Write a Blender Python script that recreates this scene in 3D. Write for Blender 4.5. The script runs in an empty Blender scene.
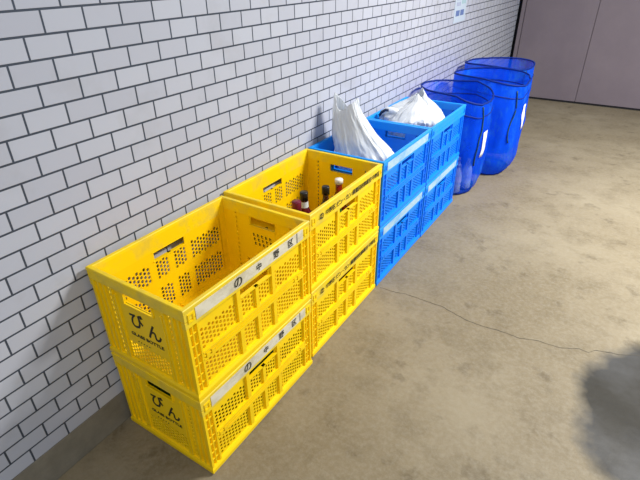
import bpy, math, random
from mathutils import Matrix, Vector, noise as mnoise
C = bpy.context.scene.collection
PI = math.pi
random.seed(7)

# ------------------------------------------------------------------ helpers
class MB:
    """collects boxes, lathes, lofts and perforated plates; build() links ONE mesh object"""
    def __init__(self): self.v = []; self.f = []
    def quad(self, pts):
        n = len(self.v); self.v += [tuple(p) for p in pts]; self.f.append(tuple(range(n, n+len(pts))))
    def box(self, x0, x1, y0, y1, z0, z1):
        n = len(self.v)
        self.v += [(x, y, z) for z in (z0, z1) for y in (y0, y1) for x in (x0, x1)]
        for q in ((0,2,3,1),(4,5,7,6),(0,1,5,4),(2,6,7,3),(0,4,6,2),(1,3,7,5)):
            self.f.append(tuple(n+i for i in q))
        return self
    def rings(self, rings, closed=True, cap0=False, cap1=False):
        n = len(self.v); m = len(rings[0])
        for r in rings: self.v += [tuple(p) for p in r]
        for i in range(len(rings)-1):
            for j in range(m if closed else m-1):
                k = (j+1) % m
                self.f.append((n+i*m+j, n+i*m+k, n+(i+1)*m+k, n+(i+1)*m+j))
        if cap0: self.f.append(tuple(n+j for j in reversed(range(m))))
        if cap1: self.f.append(tuple(n+(len(rings)-1)*m+j for j in range(m)))
        return self
    def lathe(self, prof, cx=0, cy=0, seg=20, cap0=True, cap1=True):
        rs = [[(cx+r*math.cos(2*PI*j/seg), cy+r*math.sin(2*PI*j/seg), z) for j in range(seg)] for r, z in prof]
        return self.rings(rs, True, cap0, cap1)
    def tube(self, pts, rad, seg=8, closed=False):
        pts = [Vector(p) for p in pts]; rs = []; N = len(pts)
        up = Vector((0, 0, 1))
        for i, p in enumerate(pts):
            if closed: d = pts[(i+1) % N]-pts[i-1]
            else: d = pts[min(i+1, N-1)]-pts[max(i-1, 0)]
            d.normalize()
            a = d.cross(up)
            if a.length < 1e-3: a = d.cross(Vector((1, 0, 0)))
            a.normalize(); b = a.cross(d)
            rs.append([p+rad*(math.cos(2*PI*j/seg)*a+math.sin(2*PI*j/seg)*b) for j in range(seg)])
        if closed: rs.append(rs[0])
        return self.rings(rs, True, not closed, not closed)
    def perf(self, fr, u0, u1, v0, v1, pu, pv, hw, hh, th):
        """plate with staggered slots. fr(u,v,w) -> point"""
        nu = max(1, round((u1-u0)/pu)); nv = max(1, round((v1-v0)/pv))
        pu = (u1-u0)/nu; pv = (v1-v0)/nv
        for i in range(nu):
            a = u0+i*pu; b = a+pu; m = (a+b)/2
            odd = i % 2; n = nv-odd; base = v0+(pv/2 if odd else 0)
            if odd:
                for (c, d) in ((v0, base), (v1-pv/2, v1)):
                    for w in (0, th): self.quad([fr(a, c, w), fr(b, c, w), fr(b, d, w), fr(a, d, w)])
            for k in range(n):
                c = base+k*pv; d = c+pv; q = (c+d)/2
                out = [(a, c), (m, c), (b, c), (b, d), (m, d), (a, d)]
                h2 = hh*.62
                hol = [(m-hw, q-h2), (m, q-hh), (m+hw, q-h2), (m+hw, q+h2), (m, q+hh), (m-hw, q+h2)]
                n0 = len(self.v)
                for w in (0, th):
                    self.v += [tuple(fr(x, y, w)) for x, y in out]+[tuple(fr(x, y, w)) for x, y in hol]
                for j in range(6):
                    k2 = (j+1) % 6
                    self.f.append((n0+j, n0+k2, n0+6+k2, n0+6+j))
                    self.f.append((n0+12+j, n0+18+j, n0+18+k2, n0+12+k2))
                    self.f.append((n0+6+j, n0+6+k2, n0+18+k2, n0+18+j))
        return self
    def build(self, name, m, parent=None, smooth=False, bevel=0, loc=None, recalc=True):
        me = bpy.data.meshes.new(name); me.from_pydata(self.v, [], self.f); me.update()
        if recalc:
            import bmesh
            bm = bmesh.new(); bm.from_mesh(me)
            bmesh.ops.remove_doubles(bm, verts=bm.verts, dist=1e-6)
            bmesh.ops.recalc_face_normals(bm, faces=bm.faces); bm.to_mesh(me); bm.free()
        me.materials.append(m)
        if smooth:
            for p in me.polygons: p.use_smooth = True
        o = bpy.data.objects.new(name, me); C.objects.link(o)
        if parent: o.parent = parent
        if loc: o.location = loc
        if bevel:
            b = o.modifiers.new('bevel', 'BEVEL'); b.width = bevel; b.segments = 2; b.limit_method = 'ANGLE'
        return o

def tag(o, label=None, cat=None, group=None, kind=None):
    if label: o['label'] = label
    if cat: o['category'] = cat
    if group: o['group'] = group
    if kind: o['kind'] = kind
    return o
def empty(name, loc, rz=0, **k):
    o = bpy.data.objects.new(name, None); C.objects.link(o); o.location = loc; o.rotation_euler = (0, 0, rz)
    o.empty_display_size = .05
    return tag(o, **k)
def copy_tree(o, parent=None):
    c = o.copy(); C.objects.link(c)
    if parent: c.parent = parent
    for ch in list(o.children): copy_tree(ch, c)
    return c
def lettering(text, size, m, parent, mat4, name='lettering', offset=0.0, spacing=1.0, width=None):
    cu = bpy.data.curves.new('t', 'FONT'); cu.body = text; cu.size = size; cu.extrude = .0003; cu.offset = offset*size
    cu.align_x = 'CENTER'; cu.align_y = 'CENTER'; cu.space_character = spacing; cu.resolution_u = 3
    t = bpy.data.objects.new('t', cu); C.objects.link(t)
    dg = bpy.context.evaluated_depsgraph_get(); dg.update()
    me = bpy.data.meshes.new_from_object(t.evaluated_get(dg))
    bpy.data.objects.remove(t)
    if width:
        xs = [v.co.x for v in me.vertices]; s = width/max(1e-6, max(xs)-min(xs)); c = (max(xs)+min(xs))/2
        for v in me.vertices: v.co.x = (v.co.x-c)*s
    me.transform(mat4); me.materials.clear(); me.materials.append(m); me.name = name
    o = bpy.data.objects.new(name, me); C.objects.link(o); o.parent = parent
    return o
def frame(origin, right, up):
    r = Vector(right).normalized(); u = Vector(up).normalized(); n = r.cross(u)
    M = Matrix.Identity(4)
    for i in range(3): M[i][0] = r[i]; M[i][1] = u[i]; M[i][2] = n[i]; M[i][3] = origin[i]
    return M

# ------------------------------------------------------------------ materials
def nodes(name):
    m = bpy.data.materials.new(name); m.use_nodes = True
    nt = m.node_tree; return m, nt, nt.nodes['Principled BSDF']
def N(nt, t, **k):
    n = nt.nodes.new(t)
    for a, b in k.items():
        if hasattr(n, a): setattr(n, a, b)
        else: n.inputs[a.replace('_', ' ')].default_value = b
    return n
def mixcol(nt, fac, a, b):
    x = nt.nodes.new('ShaderNodeMix'); x.data_type = 'RGBA'
    for key, val in ((0, fac), (6, a), (7, b)):
        if isinstance(val, (tuple, list)): x.inputs[key].default_value = (*val, 1)[:4]
        elif isinstance(val, (int, float)): x.inputs[key].default_value = val
        else: nt.links.new(val, x.inputs[key])
    return x.outputs[2]
def ramp(nt, src, p0, p1, c0=(0, 0, 0), c1=(1, 1, 1)):
    r = nt.nodes.new('ShaderNodeValToRGB'); nt.links.new(src, r.inputs[0])
    r.color_ramp.elements[0].position = p0; r.color_ramp.elements[1].position = p1
    r.color_ramp.elements[0].color = (*c0, 1); r.color_ramp.elements[1].color = (*c1, 1)
    return r.outputs[0]
def noise(nt, scale, detail=4, rough=.6, co='Object', sc=None):
    tc = nt.nodes.new('ShaderNodeTexCoord'); n = nt.nodes.new('ShaderNodeTexNoise')
    n.inputs['Scale'].default_value = scale; n.inputs['Detail'].default_value = detail; n.inputs['Roughness'].default_value = rough
    if sc:
        mp = nt.nodes.new('ShaderNodeMapping'); mp.inputs['Scale'].default_value = sc
        nt.links.new(tc.outputs[co], mp.inputs[0]); nt.links.new(mp.outputs[0], n.inputs['Vector'])
    else: nt.links.new(tc.outputs[co], n.inputs['Vector'])
    return n.outputs['Fac']
def simple(name, col, rough=.5, spec=.5, metal=0, **k):
    m, nt, p = nodes(name)
    p.inputs['Base Color'].default_value = (*col, 1); p.inputs['Roughness'].default_value = rough
    p.inputs['Metallic'].default_value = metal; p.inputs['Specular IOR Level'].default_value = spec
    for a, b in k.items(): p.inputs[a.replace('_', ' ')].default_value = b
    return m
def plastic(name, col, dirt, lo=.52, hi=.8, amt=.6):
    m, nt, p = nodes(name)
    f = noise(nt, 9, 6, .65); f = ramp(nt, f, lo, hi, (0, 0, 0), (amt, amt, amt))
    nt.links.new(mixcol(nt, f, col, dirt), p.inputs['Base Color'])
    p.inputs['Roughness'].default_value = .42; p.inputs['Specular IOR Level'].default_value = .35
    return m
M = {}
M['yellow'] = plastic('yellow_plastic', (.96, .65, .001), (.80, .47, .006))
M['yellow_rim'] = plastic('yellow_rim_plastic', (.96, .68, .002), (.55, .44, .10), .46, .72, .7)
M['blue'] = plastic('blue_plastic', (.003, .22, .90), (.01, .17, .62))
M['blue_rim'] = plastic('blue_rim_plastic', (.006, .30, .93), (.06, .30, .65), .50, .75, .5)
def strip_mat(name, a, b):
    m, nt, p = nodes(name)
    f = ramp(nt, noise(nt, 22, 5, .7, sc=(1, .5, 1)), .42, .62)
    nt.links.new(mixcol(nt, f, a, b), p.inputs['Base Color']); p.inputs['Roughness'].default_value = .6
    return m
M['strip'] = strip_mat('dirty_white_label', (.74, .68, .52), (.56, .50, .34))
M['strip_b'] = strip_mat('grey_blue_label', (.42, .58, .66), (.22, .44, .68))
M['ink'] = simple('black_ink', (.012, .011, .008), .6)
M['dark'] = simple('dark_plastic', (.01, .01, .012), .35)

def tile_mat():
    m, nt, p = nodes('white_wall_tile')
    tc = nt.nodes.new('ShaderNodeTexCoord'); sx = nt.nodes.new('ShaderNodeSeparateXYZ'); nt.links.new(tc.outputs['Object'], sx.inputs[0])
    a = N(nt, 'ShaderNodeMath', operation='SUBTRACT'); a.inputs[1].default_value = .0838-20*.1115; nt.links.new(sx.outputs['Y'], a.inputs[0])
    b = N(nt, 'ShaderNodeMath', operation='SUBTRACT'); b.inputs[1].default_value = 1.3258-24*.0543; nt.links.new(sx.outputs['Z'], b.inputs[0])
    cx = nt.nodes.new('ShaderNodeCombineXYZ'); nt.links.new(a.outputs[0], cx.inputs[0]); nt.links.new(b.outputs[0], cx.inputs[1])
    br = nt.nodes.new('ShaderNodeTexBrick'); nt.links.new(cx.outputs[0], br.inputs['Vector'])
    br.offset = .5; br.offset_frequency = 2; br.squash = 1; br.squash_frequency = 2
    for k, v in dict(Scale=1, Mortar_Size=.0030, Mortar_Smooth=.25, Bias=0, Brick_Width=.1115, Row_Height=.0543).items():
        br.inputs[k.replace('_', ' ')].default_value = v
    br.inputs['Color1'].default_value = (.50, .52, .585, 1); br.inputs['Color2'].default_value = (.455, .47, .535, 1)
    br.inputs['Mortar'].default_value = (.050, .062, .085, 1)
    nz = ramp(nt, noise(nt, 5, 5, .6), .55, .85, (1, 1, 1), (.86, .84, .8))
    mu = nt.nodes.new('ShaderNodeMix'); mu.data_type = 'RGBA'; mu.blend_type = 'MULTIPLY'; mu.inputs[0].default_value = 1
    nt.links.new(br.outputs['Color'], mu.inputs[6]); nt.links.new(nz, mu.inputs[7])
    nt.links.new(mu.outputs[2], p.inputs['Base Color'])
    bp = nt.nodes.new('ShaderNodeBump'); bp.inputs['Strength'].default_value = .6; bp.inputs['Distance'].default_value = .003; bp.invert = True
    nt.links.new(br.outputs['Fac'], bp.inputs['Height']); nt.links.new(bp.outputs[0], p.inputs['Normal'])
    p.inputs['Roughness'].default_value = .38; p.inputs['Specular IOR Level'].default_value = .45
    return m
M['tile'] = tile_mat()
def floor_mat():
    m, nt, p = nodes('worn_concrete')
    big = ramp(nt, noise(nt, 1.1, 4, .55), .35, .68)
    c = mixcol(nt, big, (.185, .150, .092), (.275, .236, .162))
    mid = ramp(nt, noise(nt, 5.5, 6, .65), .48, .70, (0, 0, 0), (.7, .7, .7))
    c = mixcol(nt, mid, c, (.14, .112, .066))
    spots = ramp(nt, noise(nt, 7.5, 4, .55), .60, .68, (0, 0, 0), (.5, .5, .5))
    c = mixcol(nt, spots, c, (.095, .073, .042))
    fine = ramp(nt, noise(nt, 46, 6, .8), .42, .70, (0, 0, 0), (.45, .45, .45))
    c = mixcol(nt, fine, c, (.33, .30, .235))
    # dark soft-edged patch on the concrete, outline broken up by noise
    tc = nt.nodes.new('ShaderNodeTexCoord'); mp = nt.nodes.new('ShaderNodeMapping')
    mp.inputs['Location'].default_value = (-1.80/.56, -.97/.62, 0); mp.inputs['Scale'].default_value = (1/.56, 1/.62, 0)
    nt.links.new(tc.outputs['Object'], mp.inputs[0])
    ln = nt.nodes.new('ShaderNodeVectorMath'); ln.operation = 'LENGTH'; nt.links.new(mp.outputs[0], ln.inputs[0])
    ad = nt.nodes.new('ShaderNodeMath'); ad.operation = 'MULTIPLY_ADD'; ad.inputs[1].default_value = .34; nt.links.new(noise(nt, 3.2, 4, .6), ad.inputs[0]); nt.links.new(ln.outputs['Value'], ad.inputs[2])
    patch_mask = ramp(nt, ad.outputs[0], .90, 1.24, (1, 1, 1), (0, 0, 0))
    patch_col = mixcol(nt, ramp(nt, noise(nt, 2.6, 4, .6), .40, .62), (.010, .010, .008), (.050, .053, .058))
    patch_fac = nt.nodes.new('ShaderNodeMath'); patch_fac.operation = 'MULTIPLY'; patch_fac.inputs[1].default_value = .95; nt.links.new(patch_mask, patch_fac.inputs[0])
    c = mixcol(nt, patch_fac.outputs[0], c, patch_col)
    nt.links.new(c, p.inputs['Base Color'])
    r = ramp(nt, noise(nt, 3, 5, .6), .3, .75, (.46, .46, .46), (.66, .66, .66)); nt.links.new(r, p.inputs['Roughness']); p.inputs['Specular IOR Level'].default_value = .22
    bp = nt.nodes.new('ShaderNodeBump'); bp.inputs['Strength'].default_value = .15; bp.inputs['Distance'].default_value = .004
    nt.links.new(noise(nt, 40, 5, .7), bp.inputs['Height']); nt.links.new(bp.outputs[0], p.inputs['Normal'])
    return m
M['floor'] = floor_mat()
def noisy(name, a, b, scale, rough):
    m, nt, p = nodes(name); f = ramp(nt, noise(nt, scale, 5, .65), .35, .7)
    nt.links.new(mixcol(nt, f, a, b), p.inputs['Base Color']); p.inputs['Roughness'].default_value = rough
    return m
M['base'] = noisy('skirting_mortar', (.17, .15, .11), (.25, .225, .17), 8, .8)
M['panel'] = noisy('mauve_painted_steel', (.19, .158, .185), (.215, .18, .205), 3, .45)
M['ceil'] = simple('ceiling_paint', (.30, .29, .27), .8)
M['wall_plain'] = simple('plain_render', (.3, .29, .28), .8)
M['gap'] = simple('black_gap', (.006, .006, .008), .7)
M['crack'] = simple('crack_dark', (.07, .06, .045), .9)

def net_mat(name, col, transp):
    m, nt, p = nodes(name)
    out = nt.nodes['Material Output']
    p.inputs['Base Color'].default_value = (*col, 1); p.inputs['Roughness'].default_value = .6; p.inputs['Specular IOR Level'].default_value = .1
    mott = ramp(nt, noise(nt, 11, 5, .7, sc=(1, 1, .45)), .50, .72)
    nt.links.new(mixcol(nt, mott, col, (.03, .26, .80)), p.inputs['Base Color'])
    tr = nt.nodes.new('ShaderNodeBsdfTransparent')
    tl = nt.nodes.new('ShaderNodeBsdfTranslucent'); tl.inputs[0].default_value = (*col, 1)
    m1 = nt.nodes.new('ShaderNodeMixShader'); m1.inputs[0].default_value = .3
    nt.links.new(p.outputs[0], m1.inputs[1]); nt.links.new(tl.outputs[0], m1.inputs[2])
    m2 = nt.nodes.new('ShaderNodeMixShader')
    f = ramp(nt, noise(nt, 6, 3, .6), .3, .7, (transp*.7,)*3, (min(1, transp*1.3),)*3)
    nt.links.new(f, m2.inputs[0]); nt.links.new(m1.outputs[0], m2.inputs[1]); nt.links.new(tr.outputs[0], m2.inputs[2])
    nt.links.new(m2.outputs[0], out.inputs[0])
    return m
M['net'] = net_mat('blue_netting', (.001, .10, .92), .27)
M['net_open'] = net_mat('open_blue_netting', (.001, .09, .85), .42)
M['net_rim'] = simple('blue_binding', (.002, .022, .20), .6, .2)
M['cord'] = simple('green_cord', (.008, .06, .08), .6)
M['tag'] = simple('white_tag', (.80, .82, .82), .5)
def film_mat():
    m, nt, p = nodes('white_plastic_film'); out = nt.nodes['Material Output']
    p.inputs['Base Color'].default_value = (.90, .94, .98, 1); p.inputs['Roughness'].default_value = .32
    tl = nt.nodes.new('ShaderNodeBsdfTranslucent'); tl.inputs[0].default_value = (.93, .95, .97, 1)
    mx = nt.nodes.new('ShaderNodeMixShader'); mx.inputs[0].default_value = .35
    nt.links.new(p.outputs[0], mx.inputs[1]); nt.links.new(tl.outputs[0], mx.inputs[2]); nt.links.new(mx.outputs[0], out.inputs[0])
    bp = nt.nodes.new('ShaderNodeBump'); bp.inputs['Strength'].default_value = .5; bp.inputs['Distance'].default_value = .006
    nt.links.new(noise(nt, 26, 4, .6, sc=(1, 1, .3)), bp.inputs['Height']); nt.links.new(bp.outputs[0], p.inputs['Normal'])
    return m
M['film'] = film_mat()
def glass(name, col, rough=.08): return simple(name, col, rough, .6, 0, Transmission_Weight=.55, IOR=1.4, Coat_Weight=.4)
M['wine'] = glass('wine_red_glass', (.16, .006, .02))
M['redglass'] = glass('red_liquid_glass', (.40, .02, .008))
M['brown'] = glass('brown_glass', (.10, .03, .008))
M['green'] = glass('green_glass', (.02, .20, .04))
M['pet'] = simple('clear_bottle_plastic', (.70, .86, 1), .15, .5, 0, Transmission_Weight=.25, IOR=1.25)
M['white'] = simple('white_cap', (.82, .80, .74), .4)
M['neck'] = simple('pale_bottle_label', (.62, .68, .70), .5)
M['maroon'] = simple('maroon_capsule', (.14, .006, .03), .3)
M['bluecap'] = simple('pale_blue_cap', (.35, .55, .85), .4)
M['inkblue'] = simple('blue_ink', (.12, .18, .38), .6)
M['inkteal'] = simple('teal_ink', (.30, .48, .50), .6)
M['inkviolet'] = simple('violet_ink', (.32, .34, .50), .6)
M['inkdark'] = simple('dark_blue_ink', (.01, .02, .06), .5)
M['paper'] = simple('notice_paper', (.50, .58, .66), .5)

# ------------------------------------------------------------------ the setting
def struct(o): o['kind'] = 'structure'; return o
YE = 5.61
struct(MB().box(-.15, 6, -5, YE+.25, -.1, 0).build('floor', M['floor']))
struct(MB().box(-.15, 0, -5, YE, .133, 2.75).build('wall_left', M['tile']))
struct(MB().box(-.15, 0, -5, YE, 0, .132).build('baseboard_left', M['base'], bevel=.003))
struct(MB().box(-.15, 4.2, YE+.06, YE+.2, 0, 2.75).build('wall_back', M['gap']))
struct(MB().box(-.15, 4.2, -5, YE+.2, 2.75, 2.85).build('ceiling', M['ceil']))
struct(MB().box(-.15, 4.2, -3.2, -3.0, 0, 2.75).build('wall_front_added', M['wall_plain']))  # unseen wall added behind the camera to block sky light from there
dj = struct(MB().box(.032, .07, YE-.004, YE+.05, .012, 2.4).build('trim_1', M['panel'], bevel=.003))
struct(MB().box(.03, 2.5, YE+.012, YE+.055, .02, 2.4).build('trim_3', M['panel']))
for i, (a, b) in enumerate(((.078, .795), (.799, 1.60), (1.608, 2.4))):
    o = struct(MB().box(a, b, YE, YE+.05, .016, 2.4).build('door_%d' % (i+1), M['panel'], bevel=.004))
struct(MB().box(.03, 4.2, YE-.012, YE+.055, 0, .012).build('trim_2', M['gap']))
# crack in the concrete
ck = [(.43, 1.194), (.60, 1.21), (.765, 1.202), (.83, 1.175), (.895, 1.161), (1.0, 1.170), (1.111, 1.166), (1.19, 1.185), (1.267, 1.195), (1.34, 1.225), (1.375, 1.222), (1.40, 1.252), (1.48, 1.27), (1.556, 1.306), (1.75, 1.36), (2.1, 1.42)]
L0, R0 = [], []
pp = []
for (x0, y0), (x1, y1) in zip(ck[:-1], ck[1:]):
    n = max(2, int((x1-x0)/.012))
    for k in range(n): pp.append((x0+(x1-x0)*k/n, y0+(y1-y0)*k/n))
cb = MB(); off = 0; ring = []
for x, y in pp:
    off = off*.75+random.uniform(-.0028, .0028); w = random.uniform(.0010, .0022)
    ring.append([(x, y+off-w, .0006), (x, y+off+w, .0006)])
cb.rings(ring, closed=False)
ckob = cb.build('floor_crack', M['crack'], recalc=False); ckob['kind'] = 'structure'

# ------------------------------------------------------------------ folding crates
L, W, H = .577, .397, .330
def make_crate(pm, rm):
    root = empty('folding_crate', (0, 0, 0))
    # base tray with lip
    b = MB()
    prof = [(.014, .0), (.003, .001), (0, .006), (0, .020), (.004, .028), (.014, .030), (.016, .012)]
    b.rings([[(o, o, z), (W-o, o, z), (W-o, L-o, z), (o, L-o, z)] for o, z in prof], True, True, True)
    for k in range(1, 6): b.box(.02, W-.02, k*L/6-.004, k*L/6+.004, .012, .016)
    for k in range(1, 4): b.box(k*W/4-.004, k*W/4+.004, .02, L-.02, .012, .016)
    b.build('base_tray', pm, root)
    # rim band
    r = MB()
    prof = [(.016, .287), (.010, .287), (.003, .289), (.001, .292), (.001, .318), (0, .320), (0, .328), (.002, .330), (.013, .330), (.015, .328), (.016, .32), (.016, .287)]
    r.rings([[(o, o, z), (W-o, o, z), (W-o, L-o, z), (o, L-o, z)] for o, z in prof], True)
    for a_, b_ in ((.001, .0155), (W-.0155, W-.001)): r.box(a_, b_, .0012, L-.0012, .268, .2885)
    rim = r.build('rim', rm, root)
    for sx in (0, 1):
        for sy in (0, 1):
            la = MB(); y0 = .012 if sy == 0 else L-.034
            x0, x1 = (W-.003, W+.0015) if sx else (-.0015, .003)
            la.box(x0, x1, y0, y0+.022, .283, .288); la.box(x0, x1, y0, y0+.022, .306, .311)
            la.box(x0, x1, y0, y0+.003, .288, .306); la.box(x0, x1, y0+.017, y0+.022, .288, .306)
            la.build('latch', pm, rim)
    # corner posts: L-shaped with rungs
    for sx in (0, 1):
        for sy in (0, 1):
            c = MB()
            def X(a, b): return (W-b, W-a) if sx else (a, b)
            def Y(a, b): return (L-b, L-a) if sy else (a, b)
            c.box(*X(.012, .015), *Y(.004, .047), .028, .27)       # side plate
            c.box(*X(.003, .015), *Y(.003, .012), .028, .27)       # corner edge
            c.box(*X(.004, .015), *Y(.040, .047), .028, .27)
            c.box(*X(.006, .015), *Y(.024, .028), .028, .27)
            for z in (.055, .085, .125, .155, .195, .235): c.box(*X(.007, .015), *Y(.010, .042), z-.002, z+.002)
            c.box(*X(.012, .066), *Y(.010, .013), .028, .29); c.box(*X(.082, .100), *Y(.010, .013), .028, .29)       # end plate
            c.perf(lambda u, v, w: ((W-u if sx else u), (L-.013+w if sy else .013-w), v), .066, .082, .028, .29, .016, .0187, .0024, .0058, .003)
            for u in (.030, .052, .086): c.box(*X(u, u+.008), *Y(.004, .012), .028, .288)
            c.build('corner_post', pm, root, bevel=.0008)
    # long sides
    for sx in (0, 1):
        def FR(u, v, w): return ((W-.015+w) if sx else (.015-w), u, v)
        def X(a, b): return (W-b, W-a) if sx else (a, b)
        s = MB()
        for (v0, v1) in ((.034, .124), (.156, .232)):
            for (u0, u1) in ((.052, .196), (.381, .525)): s.perf(FR, u0, u1, v0, v1, .0144, .0150, .0050, .0066, .003)
            for (u0, u1) in ((.222, .276), (.301, .355)): s.perf(FR, u0, u1, v0, v1, .0135, .0150, .0046, .0066, .003)
        # plain borders
        for (v0, v1) in ((.026, .034), (.124, .156)): s.box(*X(.012, .015), .047, .530, v0, v1)
        s.box(*X(.012, .015), .047, .222, .232, .27); s.box(*X(.012, .015), .355, .530, .232, .27); s.box(*X(.012, .015), .222, .355, .264, .27)
        for (u0, u1) in ((.047, .052), (.196, .222), (.276, .301), (.355, .381), (.525, .530)): s.box(*X(.012, .015), u0, u1, .034, .124); s.box(*X(.012, .015), u0, u1, .156, .232)
        # ribs standing proud
        for (u0, u1) in ((.198, .214), (.281, .296), (.363, .379)):
            s.box(*X(.004, .013), u0, u1, .026, .128); s.box(*X(.004, .013), u0, u1, .152, .234 if .25 < u0 < .3 else .268)
        for (v0, v1) in ((.124, .132), (.137, .143), (.148, .156)): s.box(*X(.003, .013), .046, .531, v0, v1)
        s.box(*X(.004, .017), .216, .361, .229, .234)                   # lip under the hand hole
        s.box(*X(.006, .016), .216, .361, .263, .267)
        for u in (.055, .075, .48, .50): s.box(*X(.001, .006), u, u+.012, .134, .146)
        s.build('side_panel', pm, root, bevel=.0006)
    # short ends
    ends = []
    for sy in (0, 1):
        def FR(u, v, w): return (u, (L-.013+w) if sy else (.013-w), v)
        def Y(a, b): return (L-b, L-a) if sy else (a, b)
        e = MB()
        e.box(.098, .140, *Y(.010, .013), .100, .29); e.box(.257, .299, *Y(.010, .013), .100, .29)
        e.box(.140, .257, *Y(.010, .013), .100, .250); e.box(.140, .257, *Y(.010, .013), .282, .29)
        e.box(.098, .299, *Y(.010, .013), .026, .034)
        e.perf(FR, .112, .285, .034, .100, .0124, .0132, .0041, .0054, .003)
        e.box(.098, .112, *Y(.010, .013), .034, .100); e.box(.285, .299, *Y(.010, .013), .034, .100)
        e.box(.098, .106, *Y(.004, .012), .028, .268); e.box(.291, .299, *Y(.004, .012), .028, .268)
        e.box(.136, .261, *Y(.005, .0165), .245, .250)
        e.box(.136, .140, *Y(.006, .015), .246, .286); e.box(.257, .261, *Y(.006, .015), .246, .286)
        ends.append(e.build('end_panel', pm, root, bevel=.0006))
    return root, rim, ends
ANG = {0: -.0152, 1: -.009, 2: -.0091, 3: -.0089}
STX = {0: .0185, 1: .0100, 2: .0175, 3: .0259}
STY = {0: 0.0, 1: .6045, 2: 1.1935, 3: 1.7745}
def place(root, i, lvl, label, group):
    root.location = (STX[i], STY[i], lvl*H); root.rotation_euler = (0, 0, ANG[i])
    tag(root, label, 'crate', group)
yc, yrim, yend = make_crate(M['yellow'], M['yellow_rim'])
bc, brim, bend = make_crate(M['blue'], M['blue_rim'])
def side_text(o, text, size, y, z, width=None, off=.0, name='lettering', dx=.0022):
    return lettering(text, size, M['ink'], o, frame((W+dx, y, z), (0, 1, 0), (0, 0, 1)), name, off, 1, width)
def child(o, kind): return [c for c in o.children if c.name.split('.')[0] == kind]
def end_print(o):
    e = child(o, 'end_panel')[0]
    lettering('び', .062, M['ink'], e, frame((.172, .0095, .192), (1, 0, 0), (0, 0, 1)), 'lettering', .018)
    lettering('ん', .062, M['ink'], e, frame((.243, .0095, .178), (1, 0, 0), (0, 0, 1)), 'lettering', .018)
    lettering('GLASS BOTTLE', .0165, M['ink'], e, frame((.203, .0095, .137), (1, 0, 0), (0, 0, 1)), 'lettering', .03, 1, .140)
    d = MB()
    for k in range(5): d.box(.156+k*.012, .160+k*.012, .0090, .0102, .111, .114)
    d.build('printed_mark', M['ink'], e)
def inner_print(o):
    e = child(o, 'end_panel')[1]
    d = MB()
    for r_ in range(3):
        for k in range(5 if r_ < 2 else 4):
            x = .150+k*.019+.003*r_; z = .212-r_*.018
            d.box(x, x+.010, L-.0136, L-.0128, z, z+.003); d.box(x+.002, x+.005, L-.0136, L-.0128, z-.006, z+.006); d.box(x+.001, x+.011, L-.0136, L-.0128, z-.006, z-.004)
    d.build('printed_mark', M['ink'], e)
def strip(o, m, tape=False):
    rim = child(o, 'rim')[0]
    s = MB(); s.box(W-.0005, W+.0004, .040, L-.042, .279, .3175).build('label_strip', m, rim)['label'] = 'dirty whitish label strip'
    if tape:
        t = MB(); t.box(W+.0002, W+.0008, .497, .503, .280, .317).build('tape', M['base'], rim)
y_up = yc; end_bits = None
y_lo = copy_tree(yc); y2_up = copy_tree(yc); y2_lo = copy_tree(yc)
b2_up = copy_tree(bc); b2_lo = copy_tree(bc); b1_lo = copy_tree(bc); b1_up = bc
GY, GB = 'yellow bottle crates stacked two high', 'blue crates stacked two high'
place(y_up, 0, 1, 'empty yellow crate on top of the stack nearest the camera', GY)
place(y_lo, 0, 0, 'yellow crate on the floor under the empty one, nearest the camera', GY)
place(y2_up, 1, 1, 'yellow crate holding glass bottles, on top of its stack', GY)
place(y2_lo, 1, 0, 'yellow crate on the floor under the crate of glass bottles', GY)
place(b1_up, 2, 1, 'upper blue crate beside the yellow ones, tall white plastic bag standing in it', GB)
place(b1_lo, 2, 0, 'blue crate on the floor directly beyond the yellow crates', GB)
place(b2_up, 3, 1, 'upper blue crate next to the blue net bags, crumpled white bag in it', GB)
place(b2_lo, 3, 0, 'blue crate on the floor next to the blue net bags', GB)
for o in (y_up, y_lo):
    end_print(o); strip(o, M['strip'], True)
    rim = child(o, 'rim')[0]
    for ch, y, s in (('の', .206, .040), ('中', .300, .026), ('野', .386, .030), ('区', .462, .030)):
        side_text(rim, ch, s, y, .298, off=.0 if ch == 'の' else .006)
for o in (y2_up, y2_lo):
    end_print(o)
    rim = child(o, 'rim')[0]
    side_text(rim, 'の', .030, .075, .296, off=.02)
    side_text(rim, '中野区 ビン・カン 資源回収事業用 中野区', .024, .325, .297, .440, .012)
inner_print(y_up)
for o in (b1_up, b1_lo, b2_lo): strip(o, M['strip_b'])

# ------------------------------------------------------------------ glass bottles in the second yellow crate
def bottle(name, x, y, z0, h, rb, rn, gm, capm, capname, label, group, cap_h=.035, neck_label=None, rx=0, ry=0):
    root = empty(name, (x, y, z0)); root.rotation_euler = (rx, ry, 0)
    tag(root, label, 'bottle', group)
    prof = [(.001, 0), (rb*.85, 0), (rb, .006), (rb, h*.55), (rb*.94, h*.62), (rn*1.25, h*.74), (rn, h*.80), (rn, h-cap_h*.5), (.001, h-cap_h*.5)]
    MB().lathe(prof).build('glass_body', gm, root, True)
    rc = rn+.0035
    c = MB().lathe([(rc, h-cap_h), (rc, h-.003), (rc-.002, h), (.001, h)])
    c.build(capname, capm, root, True)['label'] = {'dark_plastic': 'black', 'white_cap': 'white', 'maroon_capsule': 'maroon'}[capm.name]+' '+capname.replace('_', ' ')
    if neck_label:
        l0, l1 = neck_label
        rr = lambda z: (rb if z < h*.55 else (rn*1.25+(rb*.94-rn*1.25)*max(0, (h*.74-z)/(h*.12)) if z < h*.74 else rn*1.2))+.001
        MB().lathe([(rr(l0), l0), (rr((l0+l1)/2), (l0+l1)/2), (rr(l1), l1)], cap0=False, cap1=False).build('paper_label', M['neck'], root, True)
    return root
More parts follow.
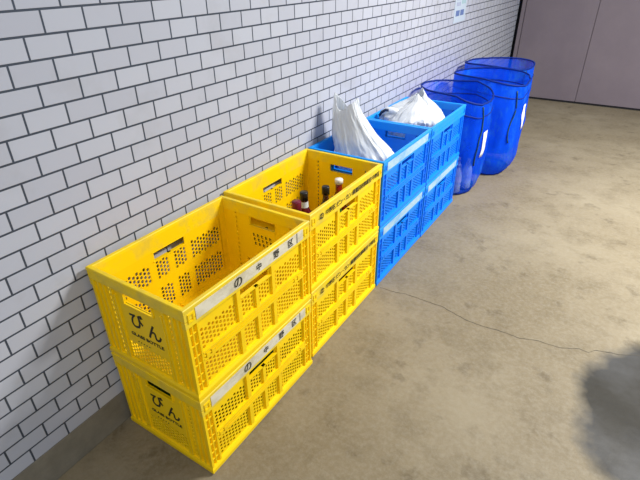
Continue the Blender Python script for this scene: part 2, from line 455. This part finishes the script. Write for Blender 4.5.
GBt = 'glass bottles standing in the yellow crate'
zf = H+.016
bottle('glass_bottle', .205, .868, zf, .255, .036, .014, M['wine'], M['dark'], 'screw_cap', 'dark red bottle with black cap and pale neck label', GBt, .036, (.188, .214))
bottle('glass_bottle', .222, .788, zf, .250, .035, .016, M['wine'], M['maroon'], 'capsule', 'dark wine bottle with maroon capsule beside the black-capped one', GBt, .060)
bottle('glass_bottle', .262, .948, zf, .262, .032, .013, M['brown'], M['dark'], 'screw_cap', 'brown bottle of which only the black cap shows', GBt, .034)
bottle('glass_bottle', .285, 1.020, zf, .274, .034, .0145, M['redglass'], M['white'], 'screw_cap', 'red bottle with a white cap', GBt, .020, None)
bottle('glass_bottle', .358, .872, zf, .262, .034, .021, M['green'], M['dark'], 'screw_cap', 'green bottle seen through the hand hole of the yellow crate', GBt, .022)
GLw = 'green bottles seen through the slots of the low yellow crate'
for (x, y) in ((.075, .075), (.155, .080), (.240, .072), (.325, .075), (.345, .155), (.350, .235), (.345, .315), (.352, .40), (.345, .485)):
    bottle('glass_bottle', x, y, .016, .235, .034, .013, M['green'], M['dark'], 'screw_cap', 'green glass bottle inside the floor-level yellow crate nearest the camera', GLw, .022)

# ------------------------------------------------------------------ white carrier bags
def film_bag(name, secs, peaks, label, group, seed, folds):
    rnd = random.Random(seed); ph = [rnd.uniform(0, 6.28) for _ in range(8)]
    cx0, cy0, z0 = secs[0][1], secs[0][2], secs[0][0]
    root = empty(name, (cx0, cy0, z0)); tag(root, label, 'plastic bag', group)
    n = 150; rs = []
    # interpolate sections smoothly
    zs = []
    for i in range(len(secs)-1):
        for k in range(9): zs.append((i, k/9))
    zs.append((len(secs)-2, 1.0))
    for i, t in zs:
        a, b = secs[i], secs[i+1]; t2 = t
        s = [a[j]+(b[j]-a[j])*t2 for j in range(5)]
        q = (i+t)/(len(secs)-1)
        ring = []
        for j in range(n):
            th = 2*PI*j/n
            c_, s_ = math.cos(th), math.sin(th)
            a1 = mnoise.noise(Vector((c_*1.6+seed, s_*1.6, q*1.2)))
            a2 = 1-abs(mnoise.noise(Vector((c_*3.2, s_*3.2+seed, q*1.6+1.3*a1))))*2.2
            a3 = 1-abs(mnoise.noise(Vector((c_*6.5+2*seed, s_*6.5, q*3.5+a1))))*2
            f = 1+folds*(.5+.8*q)*(1.3*a1+.75*a2+.55*a3+.28*(1-3*abs(mnoise.noise(Vector((c_*13, s_*13+seed, q*9+2*a1)))))-.75)
            x = s[1]+s[3]*f*math.cos(th); y = s[2]+s[4]*f*math.sin(th); z = s[0]
            w = max(0, (q-.55)/.45)**1.5
            for (pa, ht, sharp) in peaks:
                d = math.cos(th-pa); z += w*ht*max(0, d)**sharp
            z += .008*math.sin(4*th+ph[5]+5*q)*(q > .2)
            ring.append((x-cx0, y-cy0, z-z0))
        rs.append(ring)
    mb = MB(); mb.rings(rs, True, True, False)
    o = mb.build('bag_body', M['film'], root, True)
    o.modifiers.new('thickness', 'SOLIDIFY').thickness = .0012
    return root
GW = 'white plastic bags in the blue crates'
b1 = film_bag('plastic_bag', [(H+.018, .22, 1.47, .11, .13), (.40, .22, 1.46, .155, .17), (.54, .225, 1.42, .160, .155), (.62, .215, 1.39, .155, .125), (.70, .170, 1.37, .115, .085), (.78, .135, 1.36, .075, .05), (.825, .125, 1.36, .058, .032)],
     [(PI, .065, 2.2), (0, .05, 2.2)], 'tall white plastic bag with two knotted handle peaks, standing in a blue crate', GW, 3, .10)
b2 = film_bag('plastic_bag', [(H+.018, .22, 2.03, .11, .13), (.42, .225, 2.03, .155, .15), (.56, .225, 2.02, .170, .17), (.645, .220, 2.00, .170, .165), (.69, .235, 2.00, .125, .115), (.73, .25, 2.01, .070, .055), (.765, .25, 2.01, .024, .018)],
     [(PI/2, .03, 3)], 'crumpled low white plastic bag with one peak, in the far blue crate', GW, 11, .13)

hb = MB(); c0 = Vector(b2.location)
hb.tube([Vector(p)-c0 for p in ((.17, 1.93, .665), (.135, 1.915, .685), (.105, 1.90, .690), (.080, 1.895, .672), (.070, 1.90, .640), (.085, 1.91, .600))], .016, 10)
hb.build('handle', M['film'], b2, True)
hb = MB(); hb.tube([Vector(p)-c0 for p in ((.118, 1.882, .690), (.100, 1.880, .690), (.078, 1.876, .675), (.066, 1.878, .655))], .008, 8)
hb.build('printed_mark', M['inkdark'], b2, True)['label'] = 'dark blue print'
# ------------------------------------------------------------------ blue net bags
def net_bag(x0, x1, y0, y1, h, label, top=None, lean=0.0, tagpos=None, cord=None, seed=1, nm='net'):
    rnd = random.Random(seed); ph = [rnd.uniform(0, 6.28) for _ in range(6)]
    cx, cy = (x0+x1)/2, (y0+y1)/2; rx, ry = (x1-x0)/2, (y1-y0)/2
    root = empty('net_bag', (cx, cy, 0)); tag(root, label, 'net bag', 'blue net recycling bags by the wall')
    n = 72
    def pt(th, q, out=0):
        e = 3.0; c, s = math.cos(th), math.sin(th)
        k = (abs(c)**e+abs(s)**e)**(-1/e)
        g = .80+.20*min(1, q/.16)**.55                        # narrower at the foot
        wob = 1+.07*mnoise.noise(Vector((c*1.5+seed, s*1.5, q*3)))+.05*(1-2*abs(mnoise.noise(Vector((c*4, s*4+seed, q*1.2)))))*(.3+.7*math.sin(PI*min(1, q)))+.025*mnoise.noise(Vector((c*8, s*8+seed, q*9)))
        x = (rx*g*wob+out)*k*c; y = (ry*g*wob+out)*k*s
        zt = h if top is None else h+top(x)
        return (x, y, .006+q*zt+.010*q*math.sin(2*th+ph[3]))
    rows = 26
    rs = [[pt(2*PI*j/n, i/rows) for j in range(n)] for i in range(rows+1)]
    MB().rings(rs, True).build('net_wall', M[nm], root, True)
    MB().rings([[ (p[0]*.02, p[1]*.02, .004) for p in rs[0]], rs[0]], True, True).build('net_floor', M['net'], root, True)
    MB().tube([pt(2*PI*j/n, 1) for j in range(n)], .006, 8, True).build('top_hoop', M['net_rim'], root, True)
    MB().tube([pt(2*PI*j/n, .87, .001) for j in range(n)], .004, 6, True).build('seam', M['net_rim'], root, True)
    MB().tube([pt(2*PI*j/n, 0) for j in range(n)], .006, 8, True).build('bottom_hoop', M['net_rim'], root, True)
    if cord:
        th, q0, q1 = cord
        MB().tube([pt(th+.05*math.sin(9*q0+k*.4), q0+(q1-q0)*k/16, .005) for k in range(17)], .0045, 6).build('draw_cord', M['cord'], root, True)
    if tagpos:
        th, dth, q0, q1 = tagpos
        t = MB(); t.rings([[pt(th-dth/2+dth*k/6, q0+(q1-q0)*i/8, .007) for k in range(7)] for i in range(9)], False)
        o = t.build('paper_tag', M['tag'], root, True, recalc=False); o['label'] = 'white tag'
        o.modifiers.new('thickness', 'SOLIDIFY').thickness = .001
    return root
net_bag(.065, .505, 2.40, 2.86, .69, 'nearest and lowest blue net bag, touching the blue crates', lambda x: -.38*max(0, x-.06), tagpos=(-.20, .30, .42, .70), cord=(-.55, .35, .98), seed=2, nm='net_open')
net_bag(.13, .64, 2.89, 3.36, .70, 'middle blue net bag, white tag on its aisle side', lambda x: -.10*max(0, x), tagpos=(-.02, .30, .50, .76), cord=(-.70, .40, .95), seed=5)
net_bag(.06, .575, 3.40, 3.84, .695, 'farthest blue net bag, tallest of the three', None, cord=(-.6, .75, .98), seed=9)
def pet(x, y, z, label, group, rx=0, rz=0, cap='bluecap', lab=True, h=.21):
    root = empty('drink_bottle', (x, y, z)); root.rotation_euler = (rx, 0, rz); tag(root, label, 'bottle', group)
    r = .032
    MB().lathe([(.001, .002), (r*.7, 0), (r, .012), (r, h*.30), (r*.93, h*.34), (r, h*.38), (r, h*.62), (r*.85, h*.72), (r*.45, h*.86), (.012, h*.90), (.012, h*.93), (.001, h*.93)], seg=18).build('bottle_body', M['pet'], root, True)
    MB().lathe([(.0145, h*.92), (.0145, h), (.001, h)], seg=14).build('screw_cap', M[cap], root, True)
    if lab: MB().lathe([(r+.001, h*.40), (r+.001, h*.60)], cap0=False, cap1=False, seg=18).build('wrap_label', M['tag'], root, True)
    return root
GP = 'plastic bottles at the bottom of the nearest net bag'
P1 = 'clear plastic bottle inside the nearest blue net bag'
pet(.437, 2.595, .012, 'clear plastic bottle standing at the aisle edge inside the nearest net bag', GP, lab=False, h=.22)
pet(.398, 2.485, .012, 'plastic bottle with white label, inside the net bag against the blue crate', GP)
pet(.36, 2.61, .012, 'clear plastic bottle farthest from the crates inside the nearest net bag', GP, cap='white')

# ------------------------------------------------------------------ notice on the wall
nt_ = empty('wall_notice', (.0, 3.26, 1.01)); tag(nt_, 'pale printed notice sheet fixed to the tiled wall above the net bags', 'notice')
MB().box(.0005, .0018, 0, .29, 0, .41).build('sheet', M['paper'], nt_)
q = MB(); 
for k in range(2): q.box(.0018, .0022, .04+k*.11, .04+k*.11+.09, .045, .085)
q.build('printing', M['inkblue'], nt_)
q = MB()
for i in range(3):
    for k in range(7): q.box(.0018, .0022, .04+i*.035, .060+i*.035, .115+k*.04, .142+k*.04)
q.build('printing', M['inkviolet'], nt_)
q = MB()
for i in range(3):
    for k in range(6): q.box(.0018, .0022, .165+i*.035, .188+i*.035, .125+k*.045, .155+k*.045)
q.build('printing', M['inkteal'], nt_)

# ------------------------------------------------------------------ light
w = bpy.data.worlds.new('World'); bpy.context.scene.world = w; w.use_nodes = True
bg = w.node_tree.nodes['Background']; bg.inputs[0].default_value = (.50, .70, 1, 1); bg.inputs[1].default_value = .75
def area(name, loc, target, sx, sy, power, col):
    l = bpy.data.lights.new(name, 'AREA'); l.shape = 'RECTANGLE'; l.size = sx; l.size_y = sy; l.energy = power; l.color = col
    o = bpy.data.objects.new(name, l); C.objects.link(o); o.location = loc
    d = Vector(target)-Vector(loc); o.rotation_euler = d.to_track_quat('-Z', 'Y').to_euler()
    return o
area('fluorescent_light', (2.3, 2.4, 2.7), (2.3, 2.4, 0), .3, 1.2, 215, (1, .97, .92))
area('fluorescent_light', (1.9, -1.6, 2.7), (1.9, -1.6, 0), .3, 1.2, 38, (1, .97, .93))

# ------------------------------------------------------------------ camera
cam = bpy.data.cameras.new('camera'); co = bpy.data.objects.new('camera', cam); C.objects.link(co)
cam.sensor_width = 36; cam.lens = 36*477.64/640; cam.clip_start = .02
yaw, pit, rol = .5543, -.5246, -.0097
f = Vector((-math.sin(yaw)*math.cos(pit), math.cos(yaw)*math.cos(pit), math.sin(pit)))
r0 = f.cross(Vector((0, 0, 1))).normalized(); u0 = r0.cross(f)
R = math.cos(rol)*r0+math.sin(rol)*u0; U = -math.sin(rol)*r0+math.cos(rol)*u0
Mx = Matrix.Identity(4)
for i in range(3): Mx[i][0] = R[i]; Mx[i][1] = U[i]; Mx[i][2] = -f[i]
Mx.translation = (1.2074, -.628, 1.4123)
co.matrix_world = Mx
sc = bpy.context.scene; sc.camera = co
vs = sc.view_settings; vs.view_transform = 'Standard'; vs.look = 'None'; vs.gamma = 1; vs.use_curve_mapping = False; vs.exposure = 0.16
